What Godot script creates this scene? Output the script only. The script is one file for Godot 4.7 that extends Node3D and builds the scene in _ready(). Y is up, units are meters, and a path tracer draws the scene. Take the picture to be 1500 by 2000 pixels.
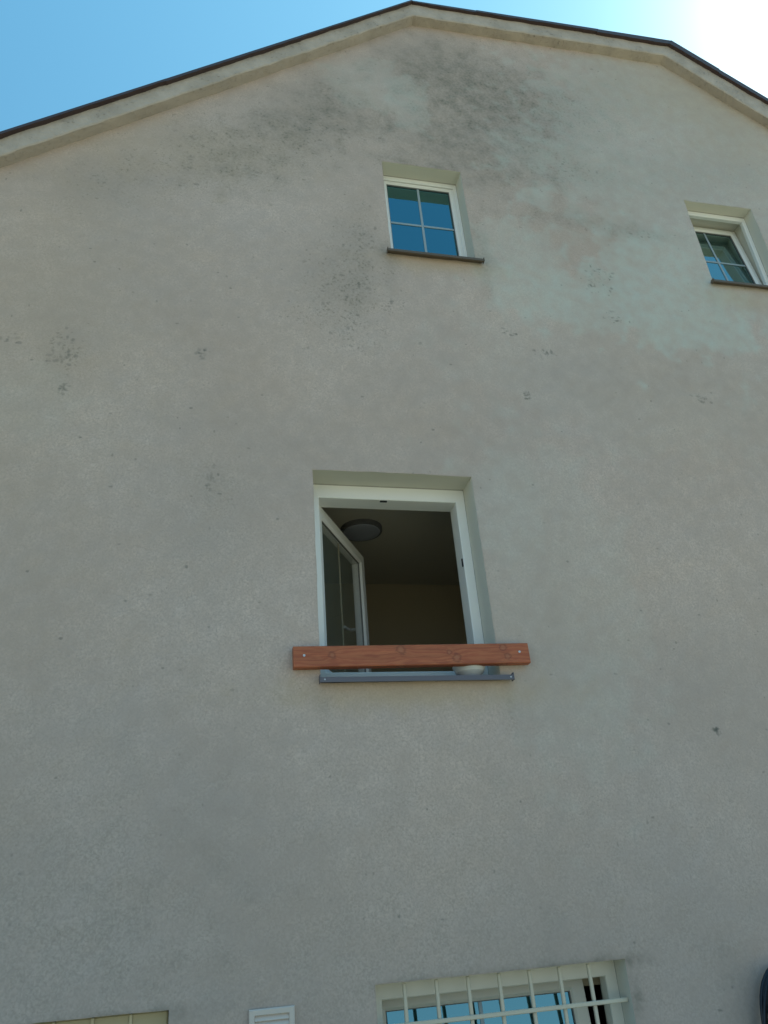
extends Node3D
# A plastered gable wall seen steeply from below: metres, y up, the wall's face is the plane z = 0, EYE is the camera's height.
const EYE := 1.75
const THICK := 0.31
const WALL_TOP: PackedVector2Array = [Vector2(-2.9, 3.2), Vector2(-1.353, 4.453), Vector2(1.611, 6.855), Vector2(4.047, 6.945), Vector2(4.971, 6.225), Vector2(8.76, 3.2)]
# Stains and painted light in the plaster: kind (0 dark: mould and painted shade, 1 specks, 2 pale patch and sun veil, 3 tan run-off and contact shade), x, y above the eye, radii, strength
const STAINS_AND_SHADING: PackedFloat32Array = [
	0, 0.88, -0.24, 0.13, 0.01, 0.5, 0, 1.11, -0.24, 0.16, 0.01, 0.6, 0, 1.37, -0.24, 0.17, 0.01, 0.7, 0, 1.64, -0.24, 0.17, 0.01, 0.9,  # thin ovals: a dark line along the head of the lower window
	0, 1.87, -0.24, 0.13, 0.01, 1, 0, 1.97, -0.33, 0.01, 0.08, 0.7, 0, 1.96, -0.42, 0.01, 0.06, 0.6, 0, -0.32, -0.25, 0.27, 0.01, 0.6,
	0, -0.09, -0.25, 0.04, 0.01, 0.9, 0, 2.17, -0.21, 0.79, 0.45, 0.16, 0, 0.71, -0.09, 0.79, 0.48, 0.13, 0, -0.44, -0, 0.49, 0.46, 0.13,  # broad ovals paint shade towards the wall's foot, with splash dirt
	0, 2.45, 0.86, 0.92, 0.69, 0.07, 4, 2.77, 4.13, 0.05, 0.04, 0.55, 4, 2.82, 4.06, 0.04, 0.06, 0.55, 4, 2.7, 3.97, 0.04, 0.04, 0.5,  # first oval: more of the painted shade low on the wall
	4, 2.81, 3.68, 0.06, 0.03, 0.55, 4, 1.97, 3.46, 0.03, 0.02, 0.6, 4, 2.21, 3.31, 0.05, 0.02, 0.55, 4, 2.02, 2.95, 0.02, 0.02, 0.6,
	4, 3.32, 3.03, 0.04, 0.03, 0.5, 4, 2.74, 0.78, 0.01, 0.01, 0.6, 4, -0.84, 3.1, 0.04, 0.03, 0.5, 4, -0.78, 3.01, 0.02, 0.05, 0.5,
	4, -0.85, 2.96, 0.03, 0.02, 0.4, 4, -0.79, 2.77, 0.01, 0.03, 0.5, 4, -1.11, 3.08, 0.04, 0.02, 0.4, 4, 0.02, 2.22, 0.01, 0.06, 0.4,
	4, 1.14, 3.59, 0.03, 0.04, 0.4, 4, -0.06, 3.08, 0.02, 0.02, 0.4, 4, 0.91, 3.74, 0.07, 0.23, 0.5, 4, 1.01, 4.12, 0.07, 0.2, 0.5,
	4, 0.74, 3.8, 0.1, 0.18, 0.45, 4, 0.5, 5.25, 0.19, 0.15, 0.5, 4, 0.09, 4.73, 0.18, 0.1, 0.5, 4, -0.16, 4.99, 0.17, 0.11, 0.4,
	4, 1.75, 6.17, 0.27, 0.28, 0.4, 4, 2.42, 6.14, 0.29, 0.28, 0.4, 4, 2.93, 5.19, 0.28, 0.09, 0.5, 4, 3.2, 4.6, 0.23, 0.03, 0.5,
	4, 2.94, 6.12, 0.3, 0.22, 0.4, 4, 0.86, 3.34, 0.2, 0.08, 0.4, 0, 0.82, 5.62, 0.2, 0.25, 0.75, 0, 0.5, 5.25, 0.25, 0.22, 0.7,
	0, 0.2, 4.88, 0.25, 0.19, 0.55, 0, 1.13, 5.48, 0.16, 0.15, 0.5, 0, -0.01, 4.7, 0.17, 0.13, 0.3, 0, 1.86, 3.93, 0.03, 0.17, 0.35,
	0, 1.17, 3.96, 0.03, 0.14, 0.3, 0, 3.7, 3.95, 0.04, 0.13, 0.3, 0, 1.57, 0.97, 0.02, 0.08, 0.3, 0, 0.6, 0.99, 0.02, 0.08, 0.25,
	0, -0.12, 5, 0.21, 0.19, 0.3, 0, -0.58, 4.57, 0.29, 0.15, 0.3, 0, -0.82, 4.35, 0.19, 0.19, 0.2, 0, 1.88, 6.21, 0.37, 0.35, 0.75,
	0, 2.07, 5.92, 0.42, 0.41, 0.7, 0, 1.7, 5.39, 0.3, 0.25, 0.6, 0, 2.41, 6.06, 0.38, 0.35, 0.55, 0, 2.86, 5.97, 0.4, 0.28, 0.4,
	0, 2.1, 5.23, 0.31, 0.28, 0.55, 0, 2.57, 5.39, 0.37, 0.32, 0.4, 0, 1.53, 6.25, 0.18, 0.21, 0.4, 0, 3.42, 6.31, 0.37, 0.3, 0.2,
	0, 0.97, 4.17, 0.11, 0.25, 0.35, 0, 0.91, 3.74, 0.1, 0.21, 0.4, 0, 0.74, 3.71, 0.14, 0.27, 0.25, 0, 1.34, 5.08, 0.2, 0.07, 0.5,
	0, 1.17, 4.08, 0.05, 0.07, 0.6, 0, 1.88, 4.13, 0.08, 0.09, 0.6, 0, 1.87, 4.31, 0.05, 0.16, 0.5, 0, 2.65, 4.67, 0.27, 0.05, 0.4,
	0, 3.2, 4.6, 0.28, 0.05, 0.55, 0, 2.77, 4.03, 0.11, 0.1, 0.3, 0, 0.01, 1.86, 0.24, 0.48, 0.12, 0, 0.05, 2.17, 0.11, 0.13, 0.2,
	0, 2.38, 4.6, 0.39, 0.28, 0.2, 0, 2.93, 5.19, 0.33, 0.13, 0.3, 0, -0.65, 0.3, 0.36, 0.59, 0.14, 0, -0.35, 0.08, 0.28, 0.28, 0.14,
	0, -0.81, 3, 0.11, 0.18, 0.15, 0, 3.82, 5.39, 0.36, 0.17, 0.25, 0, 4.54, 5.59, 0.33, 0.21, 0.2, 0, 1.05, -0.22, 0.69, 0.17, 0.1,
	0, 2.57, -0.47, 0.16, 0.18, 0.25, 1, 0.49, 5.13, 0.68, 0.34, 0.8, 1, -0.08, 4.85, 0.52, 0.32, 0.7, 1, -0.67, 4.53, 0.38, 0.25, 0.5,  # first oval: soft shade beside the cable coil, painted into the wall
	1, 0.82, 5.56, 0.28, 0.37, 0.6, 1, 2.08, 5.99, 0.84, 0.62, 0.6, 1, 2.87, 6.04, 0.75, 0.43, 0.7, 1, 2.94, 5.22, 0.57, 0.25, 0.6,
	1, 0.97, 4.17, 0.15, 0.35, 0.9, 1, 0.91, 3.69, 0.21, 0.36, 0.95, 1, 0.67, 3.57, 0.27, 0.31, 0.6, 1, -0.82, 3.08, 0.11, 0.09, 0.95,
	1, -0.79, 2.97, 0.11, 0.11, 0.9, 1, -0.8, 2.89, 0.04, 0.14, 0.7, 1, 2.77, 4.06, 0.13, 0.16, 1, 1, 2.81, 3.68, 0.07, 0.05, 1,
	1, 3.19, 4.58, 0.28, 0.07, 0.9, 1, 2.6, 4.64, 0.26, 0.07, 0.7, 1, 0.86, 3.34, 0.4, 0.25, 0.45, 1, -0, 2.17, 0.33, 0.26, 0.35,
	1, 0.02, 1.56, 0.56, 0.45, 0.3, 1, -0.37, 3.83, 0.77, 0.53, 0.3, 1, -0.3, 4.3, 0.65, 0.48, 0.4, 1, -0.4, 0.18, 0.45, 0.49, 0.4,
	1, 1.97, 3.46, 0.04, 0.04, 1, 1, 2.21, 3.31, 0.05, 0.03, 0.9, 1, 2.02, 2.95, 0.04, 0.03, 1, 1, 3.32, 3.03, 0.06, 0.04, 1,
	1, 2.74, 0.78, 0.03, 0.02, 1, 1, 1.47, 3.63, 0.73, 0.28, 0.25, 1, 2.49, 5.19, 0.32, 0.25, 0.6, 1, -1.11, 3.08, 0.08, 0.04, 0.6,
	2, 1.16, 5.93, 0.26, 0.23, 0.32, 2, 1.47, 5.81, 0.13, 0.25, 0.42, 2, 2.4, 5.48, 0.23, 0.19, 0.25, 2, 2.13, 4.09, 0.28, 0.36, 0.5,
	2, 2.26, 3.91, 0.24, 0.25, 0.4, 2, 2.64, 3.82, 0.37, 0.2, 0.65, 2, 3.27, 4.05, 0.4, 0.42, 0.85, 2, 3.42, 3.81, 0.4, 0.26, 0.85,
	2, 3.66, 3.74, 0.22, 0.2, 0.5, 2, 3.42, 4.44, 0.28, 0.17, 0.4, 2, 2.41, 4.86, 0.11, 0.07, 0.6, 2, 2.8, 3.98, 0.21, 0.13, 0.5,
	2, 2.86, 5.26, 0.57, 0.25, 0.2, 2, 4.11, 5.51, 1.17, 1.39, 0.5, 2, 2.92, 3.33, 1.02, 0.56, 0.15, 2, 1.94, 1.59, 0.38, 0.76, 0.22,  # widest oval paints the sun's veil over paler plaster at upper right
	2, 1.71, 2.11, 0.19, 0.28, 0.2, 2, -0.95, 2.67, 0.18, 0.17, 0.12, 2, 2.08, 1, 0.12, 0.17, 0.12, 3, 1.05, 1.02, 0.46, 0.05, 0.8,  # last oval: dirt below the middle sill, with contact shade painted in
	3, 1.51, 4.03, 0.3, 0.05, 0.6, 3, -1.02, 3.24, 0.54, 1.16, 0.25, 3, 4.61, 6.3, 0.52, 0.47, 0.3, 3, 4.01, 6.6, 0.57, 0.32, 0.25,
	3, -0.43, 4.88, 0.85, 0.21, 0.25, 3, 3.97, 4.01, 0.28, 0.06, 0.4,
]

var house: Node3D
var M := {}
var warp := FastNoiseLite.new()
var opened: Array[Rect2] = []


func lin(r: float, g: float, b: float) -> Color:
	return Color(r, g, b).linear_to_srgb()


func mat(color: Color, rough := 0.8, metal := 0.0, spec := 0.5) -> StandardMaterial3D:
	var m := StandardMaterial3D.new()
	m.albedo_color = color
	m.roughness = rough
	m.metallic = metal
	m.metallic_specular = spec
	return m


func begin() -> SurfaceTool:
	var st := SurfaceTool.new()
	st.begin(Mesh.PRIMITIVE_TRIANGLES)
	return st


func tri(st: SurfaceTool, a: Vector3, b: Vector3, c: Vector3, out: Vector3) -> void:
	var n := (c - a).cross(b - a)
	if n.length_squared() < 1e-16:
		return
	n = n.normalized()
	var pts := [a, b, c]
	if n.dot(out) < 0:
		n = -n
		pts = [a, c, b]
	for p in pts:
		st.set_normal(n)
		st.set_uv(Vector2(p.x, p.y))
		st.add_vertex(p)


func quad(st: SurfaceTool, a: Vector3, b: Vector3, c: Vector3, d: Vector3, out: Vector3) -> void:
	tri(st, a, b, c, out)
	tri(st, a, c, d, out)


# a box with small chamfers on all its edges
func box(st: SurfaceTool, lo: Vector3, hi: Vector3, c := 0.002) -> void:
	var mid := (lo + hi) / 2
	var h := (hi - lo) / 2
	c = minf(c, minf(h.x, minf(h.y, h.z)) * 0.6)
	var k := Vector3(h.x - c, h.y - c, h.z - c)
	for ax in 3:
		var u := (ax + 1) % 3
		var v := (ax + 2) % 3
		for s in [-1.0, 1.0]:
			var p := []
			for q in [[-1, -1], [1, -1], [1, 1], [-1, 1]]:
				var w := Vector3.ZERO
				w[ax] = s * h[ax]
				w[u] = q[0] * k[u]
				w[v] = q[1] * k[v]
				p.append(mid + w)
			var o := Vector3.ZERO
			o[ax] = s
			quad(st, p[0], p[1], p[2], p[3], o)
			for t in [-1.0, 1.0]:   # edge between +-ax and +-u
				var a := Vector3.ZERO
				var b := Vector3.ZERO
				a[ax] = s * h[ax]; a[u] = t * k[u]
				b[ax] = s * k[ax]; b[u] = t * h[u]
				var e := Vector3.ZERO
				e[v] = k[v]
				var o2 := Vector3.ZERO
				o2[ax] = s; o2[u] = t
				quad(st, mid + a - e, mid + a + e, mid + b + e, mid + b - e, o2)
	for sx in [-1.0, 1.0]:
		for sy in [-1.0, 1.0]:
			for sz in [-1.0, 1.0]:
				tri(st, mid + Vector3(sx * h.x, sy * k.y, sz * k.z), mid + Vector3(sx * k.x, sy * h.y, sz * k.z), mid + Vector3(sx * k.x, sy * k.y, sz * h.z), Vector3(sx, sy, sz))


# a closed section swept round a rectangle with mitred corners; the section lists (inset, z) counter-clockwise
func ring(st: SurfaceTool, r: Rect2, section: PackedVector2Array) -> void:
	for n in section.size():
		var p := section[n]
		var q := section[(n + 1) % section.size()]
		var A := corners(r.grow(-p.x), p.y)
		var B := corners(r.grow(-q.x), q.y)
		var inward := [Vector3.UP, Vector3.LEFT, Vector3.DOWN, Vector3.RIGHT]
		for s in 4:
			var t := (s + 1) % 4
			quad(st, A[s], A[t], B[t], B[s], inward[s] * (q.y - p.y) - Vector3.BACK * (q.x - p.x))


func corners(r: Rect2, z: float) -> Array:
	return [Vector3(r.position.x, r.position.y, z), Vector3(r.end.x, r.position.y, z), Vector3(r.end.x, r.end.y, z), Vector3(r.position.x, r.end.y, z)]


# a flat polygon pushed along a vector
func prism(st: SurfaceTool, pts: PackedVector3Array, along: Vector3) -> void:
	var mid := Vector3.ZERO
	for p in pts:
		mid += p / pts.size()
	for i in range(1, pts.size() - 1):
		tri(st, pts[0], pts[i], pts[i + 1], -along)
		tri(st, pts[0] + along, pts[i] + along, pts[i + 1] + along, along)
	for i in pts.size():
		var a := pts[i]
		var b := pts[(i + 1) % pts.size()]
		var n := (b - a).cross(along)
		if n.dot((a + b) / 2 - mid) < 0:
			n = -n
		quad(st, a, b, b + along, a + along, n)


# a smooth tube through points; radius may taper
func tube(st: SurfaceTool, pts: PackedVector3Array, r: float, sides := 10, closed := false) -> void:
	var rows := []
	var n := pts.size()
	for i in n:
		var ahead: Vector3 = pts[(i + 1) % n] if closed or i < n - 1 else pts[i]
		var back: Vector3 = pts[(i - 1 + n) % n] if closed or i > 0 else pts[i]
		var d := (ahead - back).normalized()
		var u := d.cross(Vector3.BACK if absf(d.z) < 0.8 else Vector3.UP).normalized()
		var v := d.cross(u)
		var row := []
		for k in sides:
			var a := TAU * k / sides
			row.append(u * cos(a) + v * sin(a))
		rows.append(row)
	for i in (n if closed else n - 1):
		var j := (i + 1) % n
		for k in sides:
			var l := (k + 1) % sides
			var corner := [[i, k], [j, k], [j, l], [i, l]]
			var order := [0, 1, 2, 0, 2, 3]
			var c := []
			for q in corner:
				c.append(pts[q[0]] + rows[q[0]][q[1]] * r)
			if ((c[2] - c[0]) as Vector3).cross(c[1] - c[0]).dot(rows[i][k]) < 0:
				order = [0, 2, 1, 0, 3, 2]
			for o in order:
				st.set_normal(rows[corner[o][0]][corner[o][1]])
				st.set_uv(Vector2.ZERO)
				st.add_vertex(c[o])
	if not closed:
		for e in [0, n - 1]:
			var o: Vector3 = (pts[e] - pts[1 if e == 0 else n - 2]).normalized()
			for k in range(1, sides - 1):
				tri(st, pts[e] + rows[e][0] * r, pts[e] + rows[e][k] * r, pts[e] + rows[e][k + 1] * r, o)


# a profile of (radius, height) turned round the y axis, smooth
func lathe(st: SurfaceTool, prof: PackedVector2Array, at: Vector3, steps := 40) -> void:
	for i in prof.size() - 1:
		var p := prof[i]
		var q := prof[i + 1]
		for k in steps:
			var a := TAU * k / steps
			var b := TAU * (k + 1) / steps
			var n2 := Vector2(q.y - p.y, p.x - q.x).normalized()
			var c := [Vector3(p.x * cos(a), p.y, p.x * sin(a)), Vector3(p.x * cos(b), p.y, p.x * sin(b)), Vector3(q.x * cos(b), q.y, q.x * sin(b)), Vector3(q.x * cos(a), q.y, q.x * sin(a))]
			var nn := [Vector3(n2.x * cos(a), n2.y, n2.x * sin(a)), Vector3(n2.x * cos(b), n2.y, n2.x * sin(b))]
			var norm := [nn[0], nn[1], nn[1], nn[0]]
			for f in [[0, 1, 2], [0, 2, 3]]:
				var x: Vector3 = (c[f[2]] - c[f[0]]).cross(c[f[1]] - c[f[0]])
				var g: Array = f if x.dot(nn[0] + nn[1]) > 0 else [f[0], f[2], f[1]]
				for o in g:
					st.set_normal(norm[o])
					st.set_uv(Vector2.ZERO)
					st.add_vertex(at + c[o])


func obj(called: String, st: SurfaceTool, m: Material, parent: Node) -> MeshInstance3D:
	var o := MeshInstance3D.new()
	o.name = called
	o.mesh = st.commit()
	o.material_override = m
	parent.add_child(o, true)
	return o


func tag(o: Node, label: String, category := "", group := "", kind := "") -> void:
	for pair in [["label", label], ["category", category], ["group", group], ["kind", kind]]:
		if pair[1] != "":
			o.set_meta(pair[0], pair[1])


func thing(called: String, at: Vector3, label: String, category: String, group := "") -> Node3D:
	var o := Node3D.new()
	o.name = called
	add_child(o, true)
	o.position = at
	tag(o, label, category, group)
	return o


func _ready() -> void:
	# ---- camera, sky, sun, exposure
	var cam := Camera3D.new()
	cam.name = "camera"
	cam.fov = 66.44
	cam.near = 0.05
	cam.far = 2000.0
	cam.transform = Transform3D(Basis(Vector3(0.974025, -0.074949, 0.213677), Vector3(-0.034418, 0.883669, 0.466846), Vector3(-0.223809, -0.462074, 0.858136)).orthonormalized(), Vector3(0, EYE, 3.8))
	add_child(cam)
	cam.make_current()
	var sun_dir := Vector3(0.585, 0.752, -0.303).normalized()
	var we := WorldEnvironment.new()
	we.name = "world_environment"
	var env := Environment.new()
	env.background_mode = Environment.BG_SKY
	env.sky = Sky.new()
	var pano := PanoramaSkyMaterial.new()
	pano.panorama = sky_picture(sun_dir)
	env.sky.sky_material = pano
	env.tonemap_mode = Environment.TONE_MAPPER_LINEAR
	env.tonemap_exposure = 1.5
	env.sdfgi_enabled = true
	env.ssao_enabled = true
	env.ssil_enabled = true
	we.environment = env
	add_child(we)
	var sun := DirectionalLight3D.new()
	sun.name = "sun"
	sun.light_energy = 1.6
	sun.light_color = Color(1.0, 0.95, 0.86)
	sun.light_angular_distance = 0.5
	sun.shadow_enabled = true
	sun.basis = Basis.looking_at(-sun_dir, Vector3.UP)
	add_child(sun)

	warp.seed = 11
	warp.noise_type = FastNoiseLite.TYPE_SIMPLEX_SMOOTH
	warp.frequency = 1.3
	warp.fractal_octaves = 3
	materials()
	var ground := begin()
	quad(ground, Vector3(-400, 0, -400), Vector3(400, 0, -400), Vector3(400, 0, 400), Vector3(-400, 0, 400), Vector3.UP)
	var g := obj("ground", ground, M.ground, self)
	tag(g, "", "", "", "structure")

	house = thing("gable_house", Vector3.ZERO, "grey plastered house gable with mould stains, four windows and a clipped roof edge", "house")
	build_walls()
	build_roof()
	build_middle_window()
	build_upper_windows()
	build_lower_window()
	build_door()
	build_small_things()


# clear air: deeper blue away from the sun, paling towards the horizon and round the sun
func sky_picture(sun: Vector3) -> ImageTexture:
	var w := 1024
	var h := 512
	var im := Image.create(w, h, false, Image.FORMAT_RGBF)
	for j in h:
		var el := (0.5 - (j + 0.5) / h) * PI
		var up := maxf(sin(el), 0.0)
		var thick := pow(1.0 - up, 3.0)
		for i in w:
			var az := (i + 0.5) / w * TAU
			var d := Vector3(sin(az) * cos(el), sin(el), -cos(az) * cos(el))
			var gam := acos(clampf(d.dot(sun), -1, 1))
			var c := Vector3(0.073, 0.262, 0.47).lerp(Vector3(0.62, 0.76, 0.86), thick)
			c *= 0.8 + 0.35 * pow(cos(gam), 2.0)
			c += Vector3(0.28, 0.46, 0.42) * exp(-gam / 0.42) + Vector3(2.6, 2.4, 2.2) * exp(-gam / 0.072)
			im.set_pixel(i, j, Color(c.x, c.y, c.z))
	return ImageTexture.create_from_image(im)


func noise_picture(size: int, seed_: int, freq: float, oct: int, kind := FastNoiseLite.TYPE_SIMPLEX_SMOOTH, tile := false) -> Image:
	var n := FastNoiseLite.new()
	n.seed = seed_
	n.noise_type = kind
	n.frequency = freq
	n.fractal_octaves = oct
	return n.get_seamless_image(size, size, false, false, 0.1, true) if tile else n.get_image(size, size, false, false, true)


func materials() -> void:
	M.plastic = mat(lin(0.80, 0.80, 0.77), 0.32)
	M.plastic_old = mat(lin(0.66, 0.64, 0.56), 0.4)
	M.reveal = mat(lin(0.60, 0.585, 0.51), 0.85, 0, 0.3)
	M.sill_zinc = mat(lin(0.125, 0.12, 0.14), 0.45, 0.25)
	M.sill_brown = mat(lin(0.11, 0.085, 0.06), 0.6)
	M.gasket = mat(lin(0.16, 0.16, 0.155), 0.7)
	M.slot = mat(lin(0.02, 0.02, 0.02), 0.7)
	M.steel = mat(lin(0.55, 0.55, 0.53), 0.35, 0.9)
	M.glazing_bar = mat(lin(0.30, 0.38, 0.42), 0.4)
	M.brass_bar = mat(lin(0.40, 0.34, 0.22), 0.4)
	M.bar_paint = mat(lin(0.58, 0.54, 0.43), 0.5)
	M.room = mat(lin(0.45, 0.38, 0.26), 0.9)
	M.ceiling = mat(lin(0.52, 0.49, 0.41), 0.95)
	M.lamp = mat(lin(0.34, 0.36, 0.42), 0.5)
	M.lamp_rim = mat(lin(0.13, 0.13, 0.135), 0.5)
	M.verge = mat(lin(0.06, 0.036, 0.034), 0.55, 0.1)
	M.roof = mat(lin(0.12, 0.05, 0.035), 0.85)
	M.cable = mat(lin(0.012, 0.02, 0.032), 0.45)
	M.sealant = mat(lin(0.33, 0.32, 0.29), 0.7)
	M.china = mat(lin(0.55, 0.58, 0.60), 0.3)
	M.vent = mat(lin(0.60, 0.54, 0.48), 0.6)
	M.white = mat(lin(0.8, 0.8, 0.78), 0.3)
	M.door = mat(lin(0.46, 0.40, 0.25), 0.6)
	M.batten = mat(lin(0.56, 0.50, 0.34), 0.6)
	# coated panes: a dark blue mirror that lets a little through
	var one := Image.create(4, 4, false, Image.FORMAT_RGBA8)
	one.fill(Color(1, 1, 1, 0.86))
	var coated := mat(lin(0.13, 0.31, 0.36), 0.02, 1.0)
	coated.albedo_texture = ImageTexture.create_from_image(one)
	coated.transparency = BaseMaterial3D.TRANSPARENCY_ALPHA
	M.coated = coated
	M.coated_veiled = coated.duplicate()
	M.coated_veiled.albedo_color = lin(0.24, 0.39, 0.40)  # same glass, lightened: the veil of the sun put into its colour
	var clear := mat(Color(0.55, 0.62, 0.58, 0.10), 0.02, 0.0, 0.32)
	clear.transparency = BaseMaterial3D.TRANSPARENCY_ALPHA
	M.clear = clear
	# ground: worn grass and gravel
	var gr := mat(Color(1, 1, 1), 0.95, 0, 0.3)
	var gi := noise_picture(512, 5, 0.02, 5, FastNoiseLite.TYPE_SIMPLEX_SMOOTH, true)
	gi.convert(Image.FORMAT_RGB8)
	var gd := gi.get_data()
	for i in gd.size() / 3:
		var v := gd[i * 3] / 255.0
		var c := lin(0.24, 0.245, 0.17).lerp(lin(0.44, 0.43, 0.34), v)
		gd[i * 3] = int(c.r * 255); gd[i * 3 + 1] = int(c.g * 255); gd[i * 3 + 2] = int(c.b * 255)
	gr.albedo_texture = ImageTexture.create_from_image(Image.create_from_data(512, 512, false, Image.FORMAT_RGB8, gd))
	gr.uv1_triplanar = true
	gr.uv1_world_triplanar = true
	gr.uv1_scale = Vector3.ONE * 0.3
	M.ground = gr
	wall_material()
	trim_material()
	wood_material()


# rough plaster for the cornice and the reveals
func trim_material() -> void:
	var m := mat(lin(0.63, 0.55, 0.48), 0.95, 0, 0.3)
	var a := noise_picture(512, 31, 0.012, 5, FastNoiseLite.TYPE_SIMPLEX_SMOOTH, true)
	var b := noise_picture(512, 32, 0.06, 4, FastNoiseLite.TYPE_SIMPLEX_SMOOTH, true)
	var ad := a.get_data()
	var bd := b.get_data()
	var out := PackedByteArray()
	out.resize(512 * 512 * 3)
	for i in 512 * 512:
		var v := 0.86 + (ad[i] - 128) * 0.0005 - clampf((bd[i] - 178) / 60.0, 0, 1) * 0.20 * clampf((150 - ad[i]) / 40.0, 0.1, 1.0)
		out[i * 3] = int(255 * v); out[i * 3 + 1] = int(255 * v); out[i * 3 + 2] = int(252 * v)
	m.albedo_texture = ImageTexture.create_from_image(Image.create_from_data(512, 512, false, Image.FORMAT_RGB8, out))
	m.uv1_triplanar = true
	m.uv1_world_triplanar = true
	m.uv1_scale = Vector3.ONE * 0.7
	m.heightmap_enabled = true
	m.heightmap_texture = ImageTexture.create_from_image(b)
	m.heightmap_scale = 0.5
	M.trim = m


func wall_material() -> void:
	var s := 512
	var mask := Image.create(s, s, false, Image.FORMAT_RGBA8)
	var md := mask.get_data()
	md.fill(0)
	for n in STAINS_AND_SHADING.size() / 6:
		var kind := int(STAINS_AND_SHADING[n * 6])
		if kind == 4:
			continue
		var cx := (STAINS_AND_SHADING[n * 6 + 1] + 2.2) / 8.8 * s
		var cy := (7.8 - STAINS_AND_SHADING[n * 6 + 2]) / 8.8 * s
		var rx := STAINS_AND_SHADING[n * 6 + 3] / 8.8 * s * 1.4 + 0.6
		var ry := STAINS_AND_SHADING[n * 6 + 4] / 8.8 * s * 1.4 + 0.6
		var amt := STAINS_AND_SHADING[n * 6 + 5]
		for y in range(maxi(0, int(cy - ry * 2)), mini(s, int(cy + ry * 2) + 1)):
			for x in range(maxi(0, int(cx - rx * 2)), mini(s, int(cx + rx * 2) + 1)):
				var q := pow((x - cx) / rx, 2) + pow((y - cy) / ry, 2)
				q *= 1.0 + 0.9 * warp.get_noise_2d(x * 0.06 + kind * 40, y * 0.06)
				var v := amt * exp(-q * (1.2 if kind != 2 else 0.9)) if kind != 2 else amt * (1.0 - smoothstep(0.55, 1.25, q))
				var o := (y * s + x) * 4 + kind
				var was := md[o] / 255.0
				md[o] = int(255 * (was + v - was * v))
	mask = Image.create_from_data(s, s, false, Image.FORMAT_RGBA8, md)
	var T := 2048
	mask.resize(T, T, Image.INTERPOLATE_BILINEAR)
	md = mask.get_data()
	var macro_ := noise_picture(T, 21, 0.0028, 5).get_data()
	var tint := noise_picture(512, 22, 0.008, 3)
	tint.resize(T, T, Image.INTERPOLATE_BILINEAR)
	var td := tint.get_data()
	var mid_ := noise_picture(T, 23, 0.03, 5).get_data()
	var spots := noise_picture(T, 24, 0.13, 3).get_data()
	var grain_picture := noise_picture(T, 25, 0.8, 2, FastNoiseLite.TYPE_VALUE)
	var grain := grain_picture.get_data()
	var out := PackedByteArray()
	out.resize(T * T * 3)
	for i in T * T:
		var gr := grain[i] - 128
		var k := 0.975 + (macro_[i] - 128) * 0.00028 + (mid_[i] - 128) * 0.00022 + gr * clampf((mid_[i] + macro_[i]) * 0.0000032 - 0.0003, 0.0002, 0.0009)
		var o := i * 4
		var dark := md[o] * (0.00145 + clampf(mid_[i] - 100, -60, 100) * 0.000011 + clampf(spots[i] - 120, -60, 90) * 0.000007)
		var sp := spots[i] - 255.0 + md[o + 1] * 0.34 + gr * 0.10 + (mid_[i] - 128) * 0.22
		if sp > 0:
			dark += minf(sp * 0.015, 0.36)
		dark = clampf(dark, 0.0, 0.8)
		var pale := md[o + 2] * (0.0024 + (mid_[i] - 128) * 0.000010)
		var tan_ := md[o + 3] * 0.0030
		var t := (td[i] - 128) * 0.012
		var r := (191.5 + t) * k
		var g := 175.5 * k
		var b := (165.0 - t) * k
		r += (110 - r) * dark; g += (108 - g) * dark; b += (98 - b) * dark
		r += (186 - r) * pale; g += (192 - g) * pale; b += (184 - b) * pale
		r += (182 - r) * tan_; g += (161 - g) * tan_; b += (132 - b) * tan_
		o = i * 3
		out[o] = int(clampf(r, 0, 255)); out[o + 1] = int(clampf(g, 0, 255)); out[o + 2] = int(clampf(b, 0, 255))
	# single mould spots, and the fine specks strewn over all of it
	var rng := RandomNumberGenerator.new()
	rng.seed = 303
	var dots := []
	for n in STAINS_AND_SHADING.size() / 6:
		if int(STAINS_AND_SHADING[n * 6]) == 4:
			for k in 18:
				dots.append([STAINS_AND_SHADING[n * 6 + 1] + rng.randfn(0, STAINS_AND_SHADING[n * 6 + 3]), STAINS_AND_SHADING[n * 6 + 2] + rng.randfn(0, STAINS_AND_SHADING[n * 6 + 4]), 0.0035 + 0.008 * pow(rng.randf(), 2.0), STAINS_AND_SHADING[n * 6 + 5] * rng.randf_range(0.2, 0.65)])
	for k in 900:
		dots.append([rng.randf_range(-2.2, 6.5), 7.0 - 8.0 * pow(rng.randf(), 1.3), rng.randf_range(0.003, 0.0065), rng.randf_range(0.1, 0.4)])
	for d in dots:
		var cx: float = (d[0] + 2.2) / 8.8 * T
		var cy: float = (7.8 - d[1]) / 8.8 * T
		var r: float = d[2] / 8.8 * T
		var stretch := rng.randf_range(0.6, 1.5)
		for y in range(int(cy - r * 3), int(cy + r * 3) + 2):
			for x in range(int(cx - r * 3), int(cx + r * 3) + 2):
				if x < 0 or y < 0 or x >= T or y >= T:
					continue
				var q := sqrt(pow((x - cx) / stretch, 2) + pow((y - cy) * stretch, 2)) / r + (spots[y * T + x] - 128) * 0.008
				var v: float = d[3] * (1.0 - smoothstep(0.6, 1.5, q))
				var o := (y * T + x) * 3
				out[o] = int(lerpf(out[o], 92, v)); out[o + 1] = int(lerpf(out[o + 1], 94, v)); out[o + 2] = int(lerpf(out[o + 2], 88, v))
	var m := mat(Color(1, 1, 1), 0.95, 0, 0.3)
	m.albedo_texture = ImageTexture.create_from_image(Image.create_from_data(T, T, false, Image.FORMAT_RGB8, out))
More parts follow.
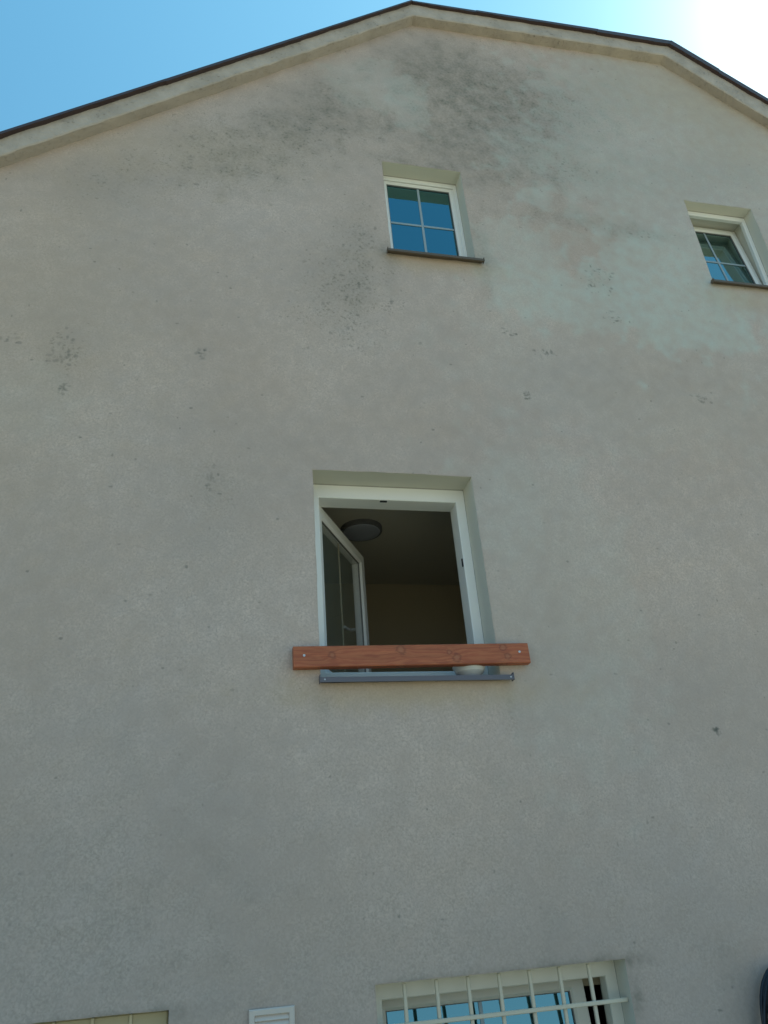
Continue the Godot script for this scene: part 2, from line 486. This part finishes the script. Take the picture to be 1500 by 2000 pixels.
	m.heightmap_enabled = true
	m.heightmap_texture = ImageTexture.create_from_image(grain_picture)
	m.heightmap_scale = 0.11
	M.wall = m


# stained softwood, one board: grain that bends round knots
func wood_material() -> void:
	var w := 1024
	var h := 256
	var n := FastNoiseLite.new()
	n.seed = 9
	n.frequency = 0.01
	n.fractal_octaves = 4
	var knots := [Vector3(0.155, 0.45, 0.013), Vector3(0.44, 0.22, 0.017), Vector3(0.645, 0.42, 0.010), Vector3(0.675, 0.68, 0.016), Vector3(0.885, 0.2, 0.014), Vector3(0.90, 0.66, 0.013)]
	var im := Image.create(w, h, false, Image.FORMAT_RGB8)
	for y in h:
		for x in w:
			var u := x / float(w)
			var v := y / float(h)
			var lift := 0.0
			var core := 0.0
			var rim := 0.0
			for q in knots:
				var dx: float = (u - q.x) / q.z
				var dy: float = (v - q.y) * 0.09 / q.z
				var d := sqrt(dx * dx + dy * dy) * (1.0 + 0.5 * n.get_noise_2d(x * 2.0 + 300, y * 2.0))
				lift += 1.1 * exp(-d * d * 0.16) * signf(dy) * minf(1.0, absf(dy))
				core = maxf(core, 1.0 - smoothstep(0.35, 0.75, d))
				rim = maxf(rim, exp(-pow((d - 0.95) / 0.28, 2)))
			var g := n.get_noise_2d(x * 0.35, y * 1.0 + lift * 26.0)
			var f := n.get_noise_2d(x * 0.25 + 900, (y + lift * 26.0) * 9.0)
			var band := 0.5 + 0.5 * sin((v * 9.0 + lift * 1.3 + g * 2.6) * 3.1)
			var c := Vector3(0.30, 0.076, 0.030).lerp(Vector3(0.385, 0.124, 0.048), band * 0.7) * (1.12 + f * 0.22 + g * 0.25)
			c = c.lerp(Vector3(0.33, 0.15, 0.08), core * 0.45).lerp(Vector3(0.09, 0.028, 0.016), rim * 0.42)
			im.set_pixel(x, y, lin(clampf(c.x, 0, 1), clampf(c.y, 0, 1), clampf(c.z, 0, 1)))
	var m := mat(Color(1, 1, 1), 0.55)
	m.albedo_texture = ImageTexture.create_from_image(im)
	M.wood = m


# ---- walls

func top_at(x: float) -> float:
	for i in WALL_TOP.size() - 1:
		if x <= WALL_TOP[i + 1].x:
			var t := (x - WALL_TOP[i].x) / (WALL_TOP[i + 1].x - WALL_TOP[i].x)
			return lerpf(WALL_TOP[i].y, WALL_TOP[i + 1].y, t)
	return WALL_TOP[-1].y


# the plaster is not quite flat, nor its edges quite straight
func plaster(x: float, y: float) -> Vector3:
	return Vector3(x + 0.004 * warp.get_noise_2d(x * 3.0, y * 3.0), y + 0.004 * warp.get_noise_2d(x * 3.0 + 70, y * 3.0), 0.007 * warp.get_noise_2d(x * 0.9, y * 0.9 + 30) + 0.0025 * warp.get_noise_2d(x * 5.0, y * 5.0 + 90)) + Vector3(0, EYE, 0)


func opening(x0: float, x1: float, y0: float, y1: float) -> Rect2:
	var r := Rect2(x0, y0, x1 - x0, y1 - y0)
	opened.append(r)
	return r


func build_walls() -> void:
	opening(0.594, 1.549, 1.07, 2.309)     # middle
	opening(1.203, 1.822, 4.085, 5.03)     # upper
	opening(3.764, 4.40, 4.165, 5.068)     # upper right
	opening(0.778, 1.953, -0.95, -0.238)   # lower
	opening(-1.05, -0.069, -1.75, -0.249)  # door
	var xs := []
	var ys := []
	var step := 0.05
	for i in int(11.66 / step) + 1:
		xs.append(-2.9 + i * step)
	for i in int(8.75 / step) + 1:
		ys.append(-1.75 + i * step)
	for p in WALL_TOP:
		xs.append(p.x)
	for r in opened:
		xs.append_array([r.position.x, r.end.x, r.position.x - 0.006, r.end.x + 0.006])
		ys.append_array([r.position.y, r.end.y, r.position.y - 0.006, r.end.y + 0.006])
	xs = thin(xs)
	ys = thin(ys)
	var v := PackedVector3Array()
	var nn := PackedVector3Array()
	var uv := PackedVector2Array()
	for y in ys:
		for x in xs:
			var p := plaster(x, minf(y, top_at(x)))
			var e := 0.01
			var a := plaster(x + e, y) - plaster(x - e, y)
			var b := plaster(x, y + e) - plaster(x, y - e)
			for r in opened:   # the arris round each opening is slightly rounded off
				if r.grow(0.001).has_point(Vector2(x, y)):
					p.z -= 0.004
			v.append(p)
			nn.append(a.cross(b).normalized())
			uv.append(Vector2((p.x + 2.2) / 8.8, (7.8 + EYE - p.y) / 8.8))
	var idx := PackedInt32Array()
	var w := xs.size()
	for j in ys.size() - 1:
		for i in w - 1:
			var c := Vector2((xs[i] + xs[i + 1]) / 2, (ys[j] + ys[j + 1]) / 2)
			if ys[j] >= maxf(top_at(xs[i]), top_at(xs[i + 1])):
				continue
			if opened.any(func(r): return r.has_point(c)):
				continue
			var q := j * w + i
			idx.append_array([q, q + w, q + w + 1, q, q + w + 1, q + 1])
	var arr := []
	arr.resize(Mesh.ARRAY_MAX)
	arr[Mesh.ARRAY_VERTEX] = v
	arr[Mesh.ARRAY_NORMAL] = nn
	arr[Mesh.ARRAY_TEX_UV] = uv
	arr[Mesh.ARRAY_INDEX] = idx
	var am := ArrayMesh.new()
	am.add_surface_from_arrays(Mesh.PRIMITIVE_TRIANGLES, arr)
	var wall := MeshInstance3D.new()
	wall.name = "wall"
	wall.mesh = am
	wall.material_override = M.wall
	house.add_child(wall, true)
	tag(wall, "grey plaster gable wall with dark mould stains and pale patches")
	for r in opened:
		var st := begin()
		var path := []
		var c := corners(r, 0)
		for s in 4:
			var a: Vector3 = c[s]
			var b: Vector3 = c[(s + 1) % 4]
			var n := maxi(2, int(a.distance_to(b) / 0.05))
			for k in n:
				path.append(a.lerp(b, k / float(n)))
		var mid := r.get_center()
		for k in path.size():
			var a: Vector3 = path[k]
			var b: Vector3 = path[(k + 1) % path.size()]
			var fa := plaster(a.x, a.y) - Vector3(0, 0, 0.004)
			var fb := plaster(b.x, b.y) - Vector3(0, 0, 0.004)
			quad(st, fa, fb, b + Vector3(0, EYE, -THICK), a + Vector3(0, EYE, -THICK), Vector3(mid.x, mid.y, 0) - a)
		obj("window_reveal" if r.position.y > -1.5 else "door_reveal", st, M.reveal, house)
	# the other three walls
	for x in [-2.9, 8.56]:
		var st := begin()
		box(st, Vector3(x, 0, -9.0), Vector3(x + 0.2, EYE + 3.1, -THICK), 0.0)
		obj("side_wall", st, M.trim, house)
	var back := begin()
	var pts := PackedVector3Array([Vector3(-2.9, 0, -9.2)])
	for p in WALL_TOP:
		pts.append(Vector3(p.x, p.y + EYE, -9.2))
	pts.append(Vector3(8.76, 0, -9.2))
	prism(back, pts, Vector3(0, 0, 0.2))
	obj("back_wall", back, M.trim, house)


func thin(a: Array) -> Array:
	a.sort()
	var out := [a[0]]
	for x in a:
		if x - out[-1] > 0.0035:
			out.append(x)
	return out


# ---- roof

func along(line: PackedVector2Array, n: int) -> PackedVector2Array:
	var out := PackedVector2Array()
	for i in line.size() - 1:
		var m := maxi(1, int(line[i].distance_to(line[i + 1]) / 0.04)) if n == 0 else n
		for k in m:
			out.append(line[i].lerp(line[i + 1], k / float(m)))
	out.append(line[-1])
	return out


func build_roof() -> void:
	# a plaster cornice: wavy soffit, then a fascia
	var wall_line: PackedVector2Array = [Vector2(-2.9, 3.2), Vector2(-1.353, 4.453), Vector2(1.611, 6.855), Vector2(4.047, 6.945), Vector2(4.971, 6.225), Vector2(8.76, 3.2)]
	var low: PackedVector2Array = [Vector2(-2.9, 3.2), Vector2(-1.338, 4.46), Vector2(1.595, 6.845), Vector2(4.03, 6.95), Vector2(4.907, 6.24), Vector2(8.76, 3.2)]
	var high: PackedVector2Array = [Vector2(-2.9, 3.37), Vector2(-1.357, 4.615), Vector2(1.602, 7.0), Vector2(4.112, 7.095), Vector2(4.974, 6.441), Vector2(8.76, 3.44)]
	var verge_top: PackedVector2Array = [Vector2(-2.9, 3.41), Vector2(-1.361, 4.65), Vector2(1.593, 7.025), Vector2(4.154, 7.165), Vector2(4.991, 6.508), Vector2(8.76, 3.5)]
	var n := 60
	var W := along(wall_line, n)
	var L := along(low, n)
	var H := along(high, n)
	var st := begin()
	for i in W.size() - 1:
		var p := []
		for j in [i, i + 1]:
			var s := 0.010 * warp.get_noise_2d(L[j].x * 4.0, L[j].y * 4.0) + 0.006 * warp.get_noise_2d(L[j].x * 14.0, L[j].y * 14.0)
			var z := 0.082 + 0.006 * warp.get_noise_2d(L[j].x * 3.0, 50)
			p.append([Vector3(W[j].x, W[j].y + EYE + s * 0.4 - 0.004, -0.01), Vector3(L[j].x, L[j].y + EYE + s, z), Vector3(L[j].x, L[j].y + EYE + s + 0.012, z + 0.006), Vector3(H[j].x, H[j].y + EYE + 0.02, z + 0.004)])
		for k in 3:
			quad(st, p[0][k], p[1][k], p[1][k + 1], p[0][k + 1], [Vector3.DOWN, Vector3(0, -1, 1), Vector3.BACK][k])
	obj("cornice", st, M.trim, house)
	# dark sheet-metal verge in lengths that overlap
	var V := along(verge_top, n)
	var rng := RandomNumberGenerator.new()
	rng.seed = 4
	var from := 0
	while from < V.size() - 1:
		var seg := from / n
		var long := 14 if seg in [0, 2, 4] else (20 if seg == 1 else 30)
		var to := mini(from + long, (seg + 1) * n)
		var vs := begin()
		var drop := rng.randf_range(-0.004, 0.004)
		var zz := 0.118 + rng.randf_range(-0.003, 0.003)
		for i in range(from, to):
			var p := []
			for j in [i, i + 1]:
				var rag := 0.006 * warp.get_noise_2d(V[j].x * 9.0, V[j].y * 9.0) + drop
				var b := Vector3(H[j].x, H[j].y + EYE + rag, 0)
				var t := Vector3(V[j].x, V[j].y + EYE, 0)
				p.append([b + Vector3(0, 0.004, 0.07), b + Vector3(0, 0, zz), t + Vector3(0, 0, zz - 0.006), t + Vector3(0, 0.004, zz - 0.02), t + Vector3(0, 0.004, -0.2)])
			for k in 4:
				quad(vs, p[0][k], p[1][k], p[1][k + 1], p[0][k + 1], [Vector3.DOWN, Vector3.BACK, Vector3(0, 1, 1), Vector3.UP][k])
		obj("verge_sheet", vs, M.verge, house)
		from = to
	# the roof planes behind: two slopes and the clipped end
	var rf := begin()
	var e := Vector3(0, EYE - 0.005, 0)
	var a := Vector3(-3.3, 3.09, 0.08) + e
	var b := Vector3(1.6, 7.02, 0.08) + e
	var c := Vector3(4.15, 7.15, 0.08) + e
	var d := Vector3(9.2, 3.12, 0.08) + e
	var top := Vector3(2.87, 8.13, -1.5) + e
	var far := Vector3(2.87, 8.13, -9.5) + e
	prism(rf, [a, b, top, far, Vector3(a.x, a.y, -9.5)], Vector3(0, -0.09, 0))
	prism(rf, [d, c, top, far, Vector3(d.x, d.y, -9.5)], Vector3(0, -0.09, 0))
	prism(rf, [b, c, top], Vector3(0, -0.09, 0))
	obj("roof", rf, M.roof, house)


# ---- windows

func room(r: Rect2, x0: float, x1: float, y0: float, y1: float, depth: float) -> void:
	var e := Vector3(0, EYE, 0)
	var z := -THICK
	var lo := Vector3(x0, y0, -depth) + e
	var hi := Vector3(x1, y1, z) + e
	var c := begin()
	box(c, Vector3(lo.x, hi.y, lo.z), Vector3(hi.x, hi.y + 0.15, hi.z), 0.0)
	obj("ceiling", c, M.ceiling, house)
	var w := begin()
	box(w, Vector3(lo.x - 0.1, lo.y - 0.1, lo.z), Vector3(lo.x, hi.y + 0.15, hi.z), 0.0)
	box(w, Vector3(hi.x, lo.y - 0.1, lo.z), Vector3(hi.x + 0.1, hi.y + 0.15, hi.z), 0.0)
	box(w, Vector3(lo.x - 0.1, lo.y - 0.1, lo.z - 0.1), Vector3(hi.x + 0.1, hi.y + 0.15, lo.z), 0.0)
	box(w, Vector3(lo.x, lo.y - 0.1, lo.z), Vector3(hi.x, lo.y, hi.z), 0.0)
	# front wall of the room, round the opening
	var f := -THICK + 0.02
	box(w, Vector3(lo.x - 0.1, lo.y - 0.1, z), Vector3(r.position.x, hi.y + 0.15, f), 0.0)
	box(w, Vector3(r.end.x, lo.y - 0.1, z), Vector3(hi.x + 0.1, hi.y + 0.15, f), 0.0)
	box(w, Vector3(r.position.x, r.end.y + EYE, z), Vector3(r.end.x, hi.y + 0.15, f), 0.0)
	box(w, Vector3(r.position.x, lo.y - 0.1, z), Vector3(r.end.x, r.position.y + EYE, f), 0.0)
	obj("interior_wall", w, M.room, house)


# the fixed frame of a window: its outer rectangle, the clear rectangle inside it, front face z
func frame(r: Rect2, inner: Rect2, z: float, depth: float) -> MeshInstance3D:
	var st := begin()
	var e := EYE
	# four members, so that each may have its own visible width
	var o := Rect2(r.position + Vector2(0, e), r.size)
	var i := Rect2(inner.position + Vector2(0, e), inner.size)
	var O := corners(o, z)
	var A := corners(i.grow(0.004), z)
	var B := corners(i, z - 0.004)
	var C := corners(i, z - depth * 0.45)
	var D := corners(i.grow(0.004), z - depth * 0.45 - 0.001)
	var E := corners(i.grow(0.004), z - depth)
	var F := corners(o, z - depth)
	var inward := [Vector3.UP, Vector3.LEFT, Vector3.DOWN, Vector3.RIGHT]
	for s in 4:
		var t := (s + 1) % 4
		quad(st, O[s], O[t], A[t], A[s], Vector3.BACK)
		quad(st, A[s], A[t], B[t], B[s], inward[s] + Vector3.BACK)
		quad(st, B[s], B[t], C[t], C[s], inward[s])
		quad(st, C[s], C[t], D[t], D[s], Vector3.FORWARD)
		quad(st, D[s], D[t], E[t], E[s], inward[s])
		quad(st, E[s], E[t], F[t], F[s], Vector3.FORWARD)
	var f := obj("window", st, M.plastic, house)
	var sl := begin()   # bead of sealant where the frame meets the reveal
	ring(sl, o.grow(-0.010), [Vector2(-0.006, z - 0.001), Vector2(0.005, z - 0.001), Vector2(0.0, z + 0.006), Vector2(-0.006, z + 0.007)])
	obj("sealant", sl, M.sealant, f)
	return f


# the moving sash: local rectangle of the given size with its lower left outer corner at the origin; its front face is z = 0
func sash(w: float, h: float, parent: Node3D, glass: Material, bars: Material, cross := true, fw := 0.074) -> Node3D:
	var st := begin()
	ring(st, Rect2(0, 0, w, h), [Vector2(0, -0.064), Vector2(fw, -0.064), Vector2(fw, -0.030), Vector2(fw - 0.004, -0.030), Vector2(fw - 0.004, -0.012), Vector2(fw - 0.014, -0.002), Vector2(fw - 0.018, 0), Vector2(0.003, 0), Vector2(0, -0.003)])
	var s := obj("sash", st, M.plastic, parent)
	var gk := begin()
	ring(gk, Rect2(0, 0, w, h), [Vector2(fw - 0.0038, -0.0235), Vector2(fw, -0.0235), Vector2(fw, -0.016), Vector2(fw - 0.0038, -0.014)])
	var k := obj("gasket", gk, M.gasket, parent)
	var pn := begin()
	box(pn, Vector3(fw - 0.0035, fw - 0.0035, -0.029), Vector3(w - fw + 0.0035, h - fw + 0.0035, -0.024), 0.0)
	var g := obj("pane", pn, glass, parent)
	var kids := [s, k, g]
	var bz := -0.0235 if glass in [M.coated, M.coated_veiled] else -0.0295
	var dz := 0.004 if glass in [M.coated, M.coated_veiled] else -0.006
	var b1 := begin()
	box(b1, Vector3(w / 2 - 0.009, fw, minf(bz, bz + dz)), Vector3(w / 2 + 0.009, h - fw, maxf(bz, bz + dz)), 0.0015)
	kids.append(obj("glazing_bar", b1, bars, parent))
	if cross:
		for sx in [[fw, w / 2 - 0.0095], [w / 2 + 0.0095, w - fw]]:
			var b2 := begin()
			box(b2, Vector3(sx[0], h / 2 - 0.009, minf(bz, bz + dz)), Vector3(sx[1], h / 2 + 0.009, maxf(bz, bz + dz)), 0.0015)
			kids.append(obj("glazing_bar", b2, bars, parent))
	_last = kids
	return s

var _last := []


func place(parts: Array, t: Transform3D) -> void:
	for p in parts:
		p.transform = t * p.transform


func sill(x0: float, x1: float, y: float, out_: float, back: float, lip: float, m: Material, parent: Node3D, caps := true) -> void:
	var st := begin()
	var e := EYE
	# folded sheet: sloping top, front lip, a return underneath
	var prof := PackedVector2Array([Vector2(back, y + lip + 0.012), Vector2(out_, y + lip), Vector2(out_, y), Vector2(out_ - 0.012, y + 0.001), Vector2(out_ - 0.012, y + 0.004), Vector2(out_ - 0.003, y + 0.004), Vector2(out_ - 0.003, y + lip - 0.004), Vector2(back, y + lip + 0.008)])
	for i in prof.size():
		var p := prof[i]
		var q := prof[(i + 1) % prof.size()]
		var nz := (q.y - p.y)
		var ny := -(q.x - p.x)
		var a0 := Vector3(x0, p.y + e, p.x)
		var b0 := Vector3(x0, q.y + e, q.x)
		quad(st, a0, Vector3(x1, a0.y, a0.z), Vector3(x1, b0.y, b0.z), b0, -Vector3(0, ny, nz))
	var s := obj("sill", st, m, parent)
	if caps:
		for x in [x0 - 0.004, x1]:
			var c := begin()
			box(c, Vector3(x, y - 0.002 + e, 0.012), Vector3(x + 0.004, y + lip + 0.012 + e, out_ + 0.003), 0.001)
			obj("sill_end_cap", c, m, parent)


func build_middle_window() -> void:
	var r := opened[0]
	var e := EYE
	room(r, -0.4, 2.9, -0.25, 2.50, 2.12)
	var clear := Rect2(0.65, 1.172, 0.841, 1.048)
	var f := frame(Rect2(r.position.x - 0.012, r.position.y + 0.012, r.size.x + 0.024, r.size.y - 0.002), clear, -0.17, 0.128)
	tag(f, "middle window with its white sash swung open inwards")
	sash(0.865, 1.058, f, M.clear, M.brass_bar, false)
	var parts := _last
	var hb := begin()   # lever handle on the inner face of the free stile
	box(hb, Vector3(0.815, 0.50, -0.074), Vector3(0.845, 0.575, -0.064), 0.004)
	tube(hb, [Vector3(0.83, 0.54, -0.07), Vector3(0.83, 0.54, -0.108), Vector3(0.81, 0.538, -0.118), Vector3(0.76, 0.532, -0.118), Vector3(0.715, 0.528, -0.114)], 0.009, 10)
	parts.append(obj("handle", hb, M.white, f))
	place(parts, Transform3D(Basis(Vector3.UP, deg_to_rad(60.5)), Vector3(0.654, 1.166 + e, -0.245)))
	var k := begin()
	box(k, Vector3(1.02, 2.212 + e, -0.19), Vector3(1.062, 2.219 + e, -0.176), 0.001)
	obj("striker_plate", k, M.slot, f)
	k = begin()
	box(k, Vector3(1.484, 1.80 + e, -0.19), Vector3(1.4905, 1.85 + e, -0.178), 0.001)
	obj("striker_plate", k, M.slot, f)
	sill(0.586, 1.600, 1.060, 0.045, -0.168, 0.026, M.sill_zinc, f)
	for x in [0.607, 1.585]:
		var s := begin()
		box(s, Vector3(x - 0.004, 1.069 + e, 0.0451), Vector3(x + 0.004, 1.077 + e, 0.048), 0.001)
		obj("sill_rivet", s, M.steel, f)


func build_upper_windows() -> void:
	var e := EYE
	var r := opened[1]
	room(r, 0.4, 2.6, 2.9, 5.35, 2.4)
	var f := frame(Rect2(r.position.x - 0.012, r.position.y + 0.02, r.size.x + 0.024, r.size.y - 0.01), Rect2(1.238, 4.14, 0.560, 0.848), -0.125, 0.012)
	tag(f, "closed upper window with four blue panes under the gable")
	sash(0.613, 0.912, f, M.coated, M.glazing_bar, true, 0.06)
	place(_last, Transform3D(Basis.IDENTITY, Vector3(1.211, 4.115 + e, -0.1385)))
	sill(1.168, 1.862, 4.062, 0.045, -0.12, 0.02, M.sill_brown, f)
	r = opened[2]
	room(r, 3.2, 5.0, 2.9, 5.35, 2.4)
	f = frame(Rect2(r.position.x - 0.012, r.position.y + 0.02, r.size.x + 0.024, r.size.y - 0.01), Rect2(3.805, 4.22, 0.56, 0.803), -0.10, 0.035)
	tag(f, "upper right window with its sash tilted open at the top")
	sash(0.60, 0.86, f, M.coated_veiled, M.glazing_bar, true, 0.048)
	place(_last, Transform3D(Basis(Vector3.RIGHT, deg_to_rad(-5.8)), Vector3(3.785, 4.19 + e, -0.142)))
	sill(3.728, 4.45, 4.122, 0.045, -0.1, 0.02, M.sill_brown, f)


func build_lower_window() -> void:
	var e := EYE
	var r := opened[3]
	room(r, 0.2, 2.6, -1.7, 0.05, 2.6)
	var f := frame(Rect2(r.position.x - 0.012, r.position.y + 0.02, r.size.x + 0.024, r.size.y - 0.01), Rect2(0.828, -0.89, 1.068, 0.584), -0.12, 0.07)
	f.material_override = M.plastic_old
	tag(f, "lower window behind cream bars with its wide sash tilted ajar")
	sash(1.04, 0.64, f, M.coated, M.glazing_bar).material_override = M.plastic_old
	place(_last, Transform3D(Basis(Vector3.RIGHT, deg_to_rad(-6.0)), Vector3(0.800, -0.925 + e, -0.19)))
	sill(0.74, 1.99, -0.975, 0.045, -0.12, 0.02, M.sill_brown, f)


func build_door() -> void:
	var e := EYE
	var r := opened[4]
	var st := begin()
	box(st, Vector3(r.position.x, 0, -THICK), Vector3(r.end.x, r.end.y + e, -0.12), 0.0)
	var d := obj("door", st, M.door, house)
	tag(d, "cream boarded door at the lower left of the wall")
	for k in 7:
		var b := begin()
		var x := r.end.x - 0.004 - k * 0.1455
		box(b, Vector3(maxf(x - 0.1425, r.position.x), 0.02, -0.1195), Vector3(x, r.end.y + e - 0.004, -0.055 - 0.002 * (k % 3)), 0.006)
		obj("board", b, M.door, d)
		if k > 0:
			b = begin()
			box(b, Vector3(x - 0.005, 0.03, -0.056), Vector3(x + 0.008, r.end.y + e - 0.006, -0.047), 0.002)
			obj("batten", b, M.batten, d)


# ---- things on the wall

func build_small_things() -> void:
	var e := EYE
	# the beam across the middle window
	var b := thing("wooden_beam", Vector3(1.08, 1.194 + e, 0.0), "red-brown stained wooden beam screwed across the open middle window", "beam")
	b.rotation.z = 0.011
	var L := 1.252
	var hh := 0.1085
	var zt := 0.052
	var st := begin()
	var bv := 0.003
	var prof: PackedVector2Array = [Vector2(-hh / 2, 0.008), Vector2(-hh / 2, zt - bv), Vector2(-hh / 2 + bv, zt), Vector2(hh / 2 - bv, zt), Vector2(hh / 2, zt - bv), Vector2(hh / 2, 0.008)]
	for i in prof.size():
		var p := prof[i]
		var q := prof[(i + 1) % prof.size()]
		var c := [Vector3(-L / 2, p.x, p.y), Vector3(L / 2, p.x, p.y), Vector3(L / 2, q.x, q.y), Vector3(-L / 2, q.x, q.y)]
		var out := Vector3(0, -(q.y - p.y), q.x - p.x)
		if out.dot(Vector3(0, (p.x + q.x) / 2, (p.y + q.y) / 2 - 0.03)) < 0:
			out = -out
		var n := out.normalized()
		var o := [0, 1, 2, 0, 2, 3]
		if (c[2] - c[0]).cross(c[1] - c[0]).dot(n) < 0:
			o = [0, 2, 1, 0, 3, 2]
		for k in o:
			st.set_normal(n)
			st.set_uv(Vector2(c[k].x / L + 0.5, 0.5 - c[k].y / hh + (0.9 * (zt - c[k].z) / hh if absf(n.y) > 0.9 else 0.0)))
			st.add_vertex(c[k])
	for s in [-1.0, 1.0]:
		var fan := []
		for p in prof:
			fan.append(Vector3(s * L / 2, p.x, p.y))
		for i in range(1, fan.size() - 1):
			tri(st, fan[0], fan[i], fan[i + 1], Vector3(s, 0, 0))
	obj("timber", st, M.wood, b)
	for x in [-0.573, 0.572]:
		var sc := begin()
		tube(sc, [Vector3(x, 0.006, zt - 0.01), Vector3(x, 0.006, zt + 0.002)], 0.0065, 14)
		obj("screw", sc, M.steel, b)

	# a white bowl behind the beam, on the metal sill
	var bw := thing("bowl", Vector3(1.40, 1.0975 + e, -0.055), "small white bowl standing on the metal sill under the beam", "bowl")
	st = begin()
	lathe(st, [Vector2(0.001, 0.0), Vector2(0.045, 0.0), Vector2(0.05, 0.006), Vector2(0.075, 0.028), Vector2(0.088, 0.06), Vector2(0.090, 0.064), Vector2(0.086, 0.064), Vector2(0.072, 0.03), Vector2(0.046, 0.010), Vector2(0.001, 0.009)], Vector3.ZERO)
	obj("bowl_body", st, M.china, bw)

	# round lamp on the ceiling of the room
	var lp := thing("ceiling_lamp", Vector3(1.10, 2.5 + e, -1.10), "round flat ceiling lamp, unlit, in the dark room behind the open window", "ceiling lamp")
	st = begin()
	lathe(st, [Vector2(0.132, -0.034), Vector2(0.147, -0.034), Vector2(0.149, -0.028), Vector2(0.149, -0.0005), Vector2(0.10, -0.0005)], Vector3.ZERO, 64)
	obj("rim", st, M.lamp_rim, lp)
	st = begin()
	lathe(st, [Vector2(0.133, -0.030), Vector2(0.128, -0.040), Vector2(0.09, -0.047), Vector2(0.001, -0.050)], Vector3.ZERO, 64)
	obj("diffuser", st, M.lamp, lp)

	# welded bars in front of the lower window
	var gr := thing("window_grille", Vector3(0, e, -0.055), "cream painted metal security bars across the lower window", "window bars")
	var first: MeshInstance3D
	for k in 7:
		var x := 0.905 + k * 0.1438 * 1.0
		if k == 0:
			st = begin()
			box(st, Vector3(-0.008, -0.94, -0.008), Vector3(0.008, -0.2445, 0.008), 0.003)
			first = obj("bar", st, M.bar_paint, gr)
			first.position.x = x * 1.012
		else:
			var c := first.duplicate()
			c.name = "bar_%03d" % k
			gr.add_child(c, true)
			c.position.x = x * 1.012
	for y in [-0.398, -0.80]:
		st = begin()
		box(st, Vector3(0.782, y - 0.009, 0.0085), Vector3(1.948, y + 0.009, 0.018), 0.003)
		obj("crossbar", st, M.bar_paint, gr)

	# louvred ventilation cover
	var vt := thing("vent_cover", Vector3(0.339, e - 0.37, 0), "white plastic louvred vent cover low on the wall beside the barred window", "vent cover")
	st = begin()
	ring(st, Rect2(-0.093, -0.09, 0.186, 0.18), [Vector2(0, 0.0), Vector2(0.024, 0.0), Vector2(0.024, 0.010), Vector2(0.021, 0.014), Vector2(0.004, 0.014), Vector2(0, 0.010)])
	box(st, Vector3(-0.07, -0.067, 0.001), Vector3(0.07, 0.067, 0.003), 0.0)
	obj("vent_frame", st, M.vent, vt)
	for k in 7:
		st = begin()
		var y := 0.056 - k * 0.019
		prism(st, [Vector3(-0.0685, y + 0.0085, 0.0035), Vector3(-0.0685, y - 0.006, 0.0125), Vector3(-0.0685, y - 0.0085, 0.0125), Vector3(-0.0685, y + 0.005, 0.0035)], Vector3(0.137, 0, 0))
		obj("slat", st, M.vent, vt)

	# coil of dark cable on a hook
	var cb := thing("cable_coil", Vector3(2.70, e - 0.315, 0), "coil of dark blue-black cable hanging on the wall at the right edge", "cable")
	st = begin()
	tube(st, [Vector3(0, -0.02, -0.02), Vector3(0, -0.03, 0.10), Vector3(0, -0.015, 0.12), Vector3(0, 0.02, 0.125)], 0.008)
	obj("hook", st, M.steel, cb)
	var rng := RandomNumberGenerator.new()
	rng.seed = 77
	for k in 11:
		st = begin()
		var rx := rng.randf_range(0.135, 0.175)
		var ry := rng.randf_range(0.30, 0.40)
		var z := 0.022 + 0.0078 * k
		var ph := rng.randf_range(-0.25, 0.25)
		var pts := PackedVector3Array()
		for i in 56:
			var a := TAU * i / 56
			var fat := 1.0 + 0.05 * sin(3 * a + k)
			pts.append(Vector3(sin(a + 0.0) * rx * fat + ph * 0.02 * (1 - cos(a)), -0.012 - ry + cos(a) * ry, z + 0.006 * sin(2 * a + k * 1.7)))
		tube(st, pts, rng.randf_range(0.0065, 0.009), 8, true)
		obj("loop", st, M.cable, cb)
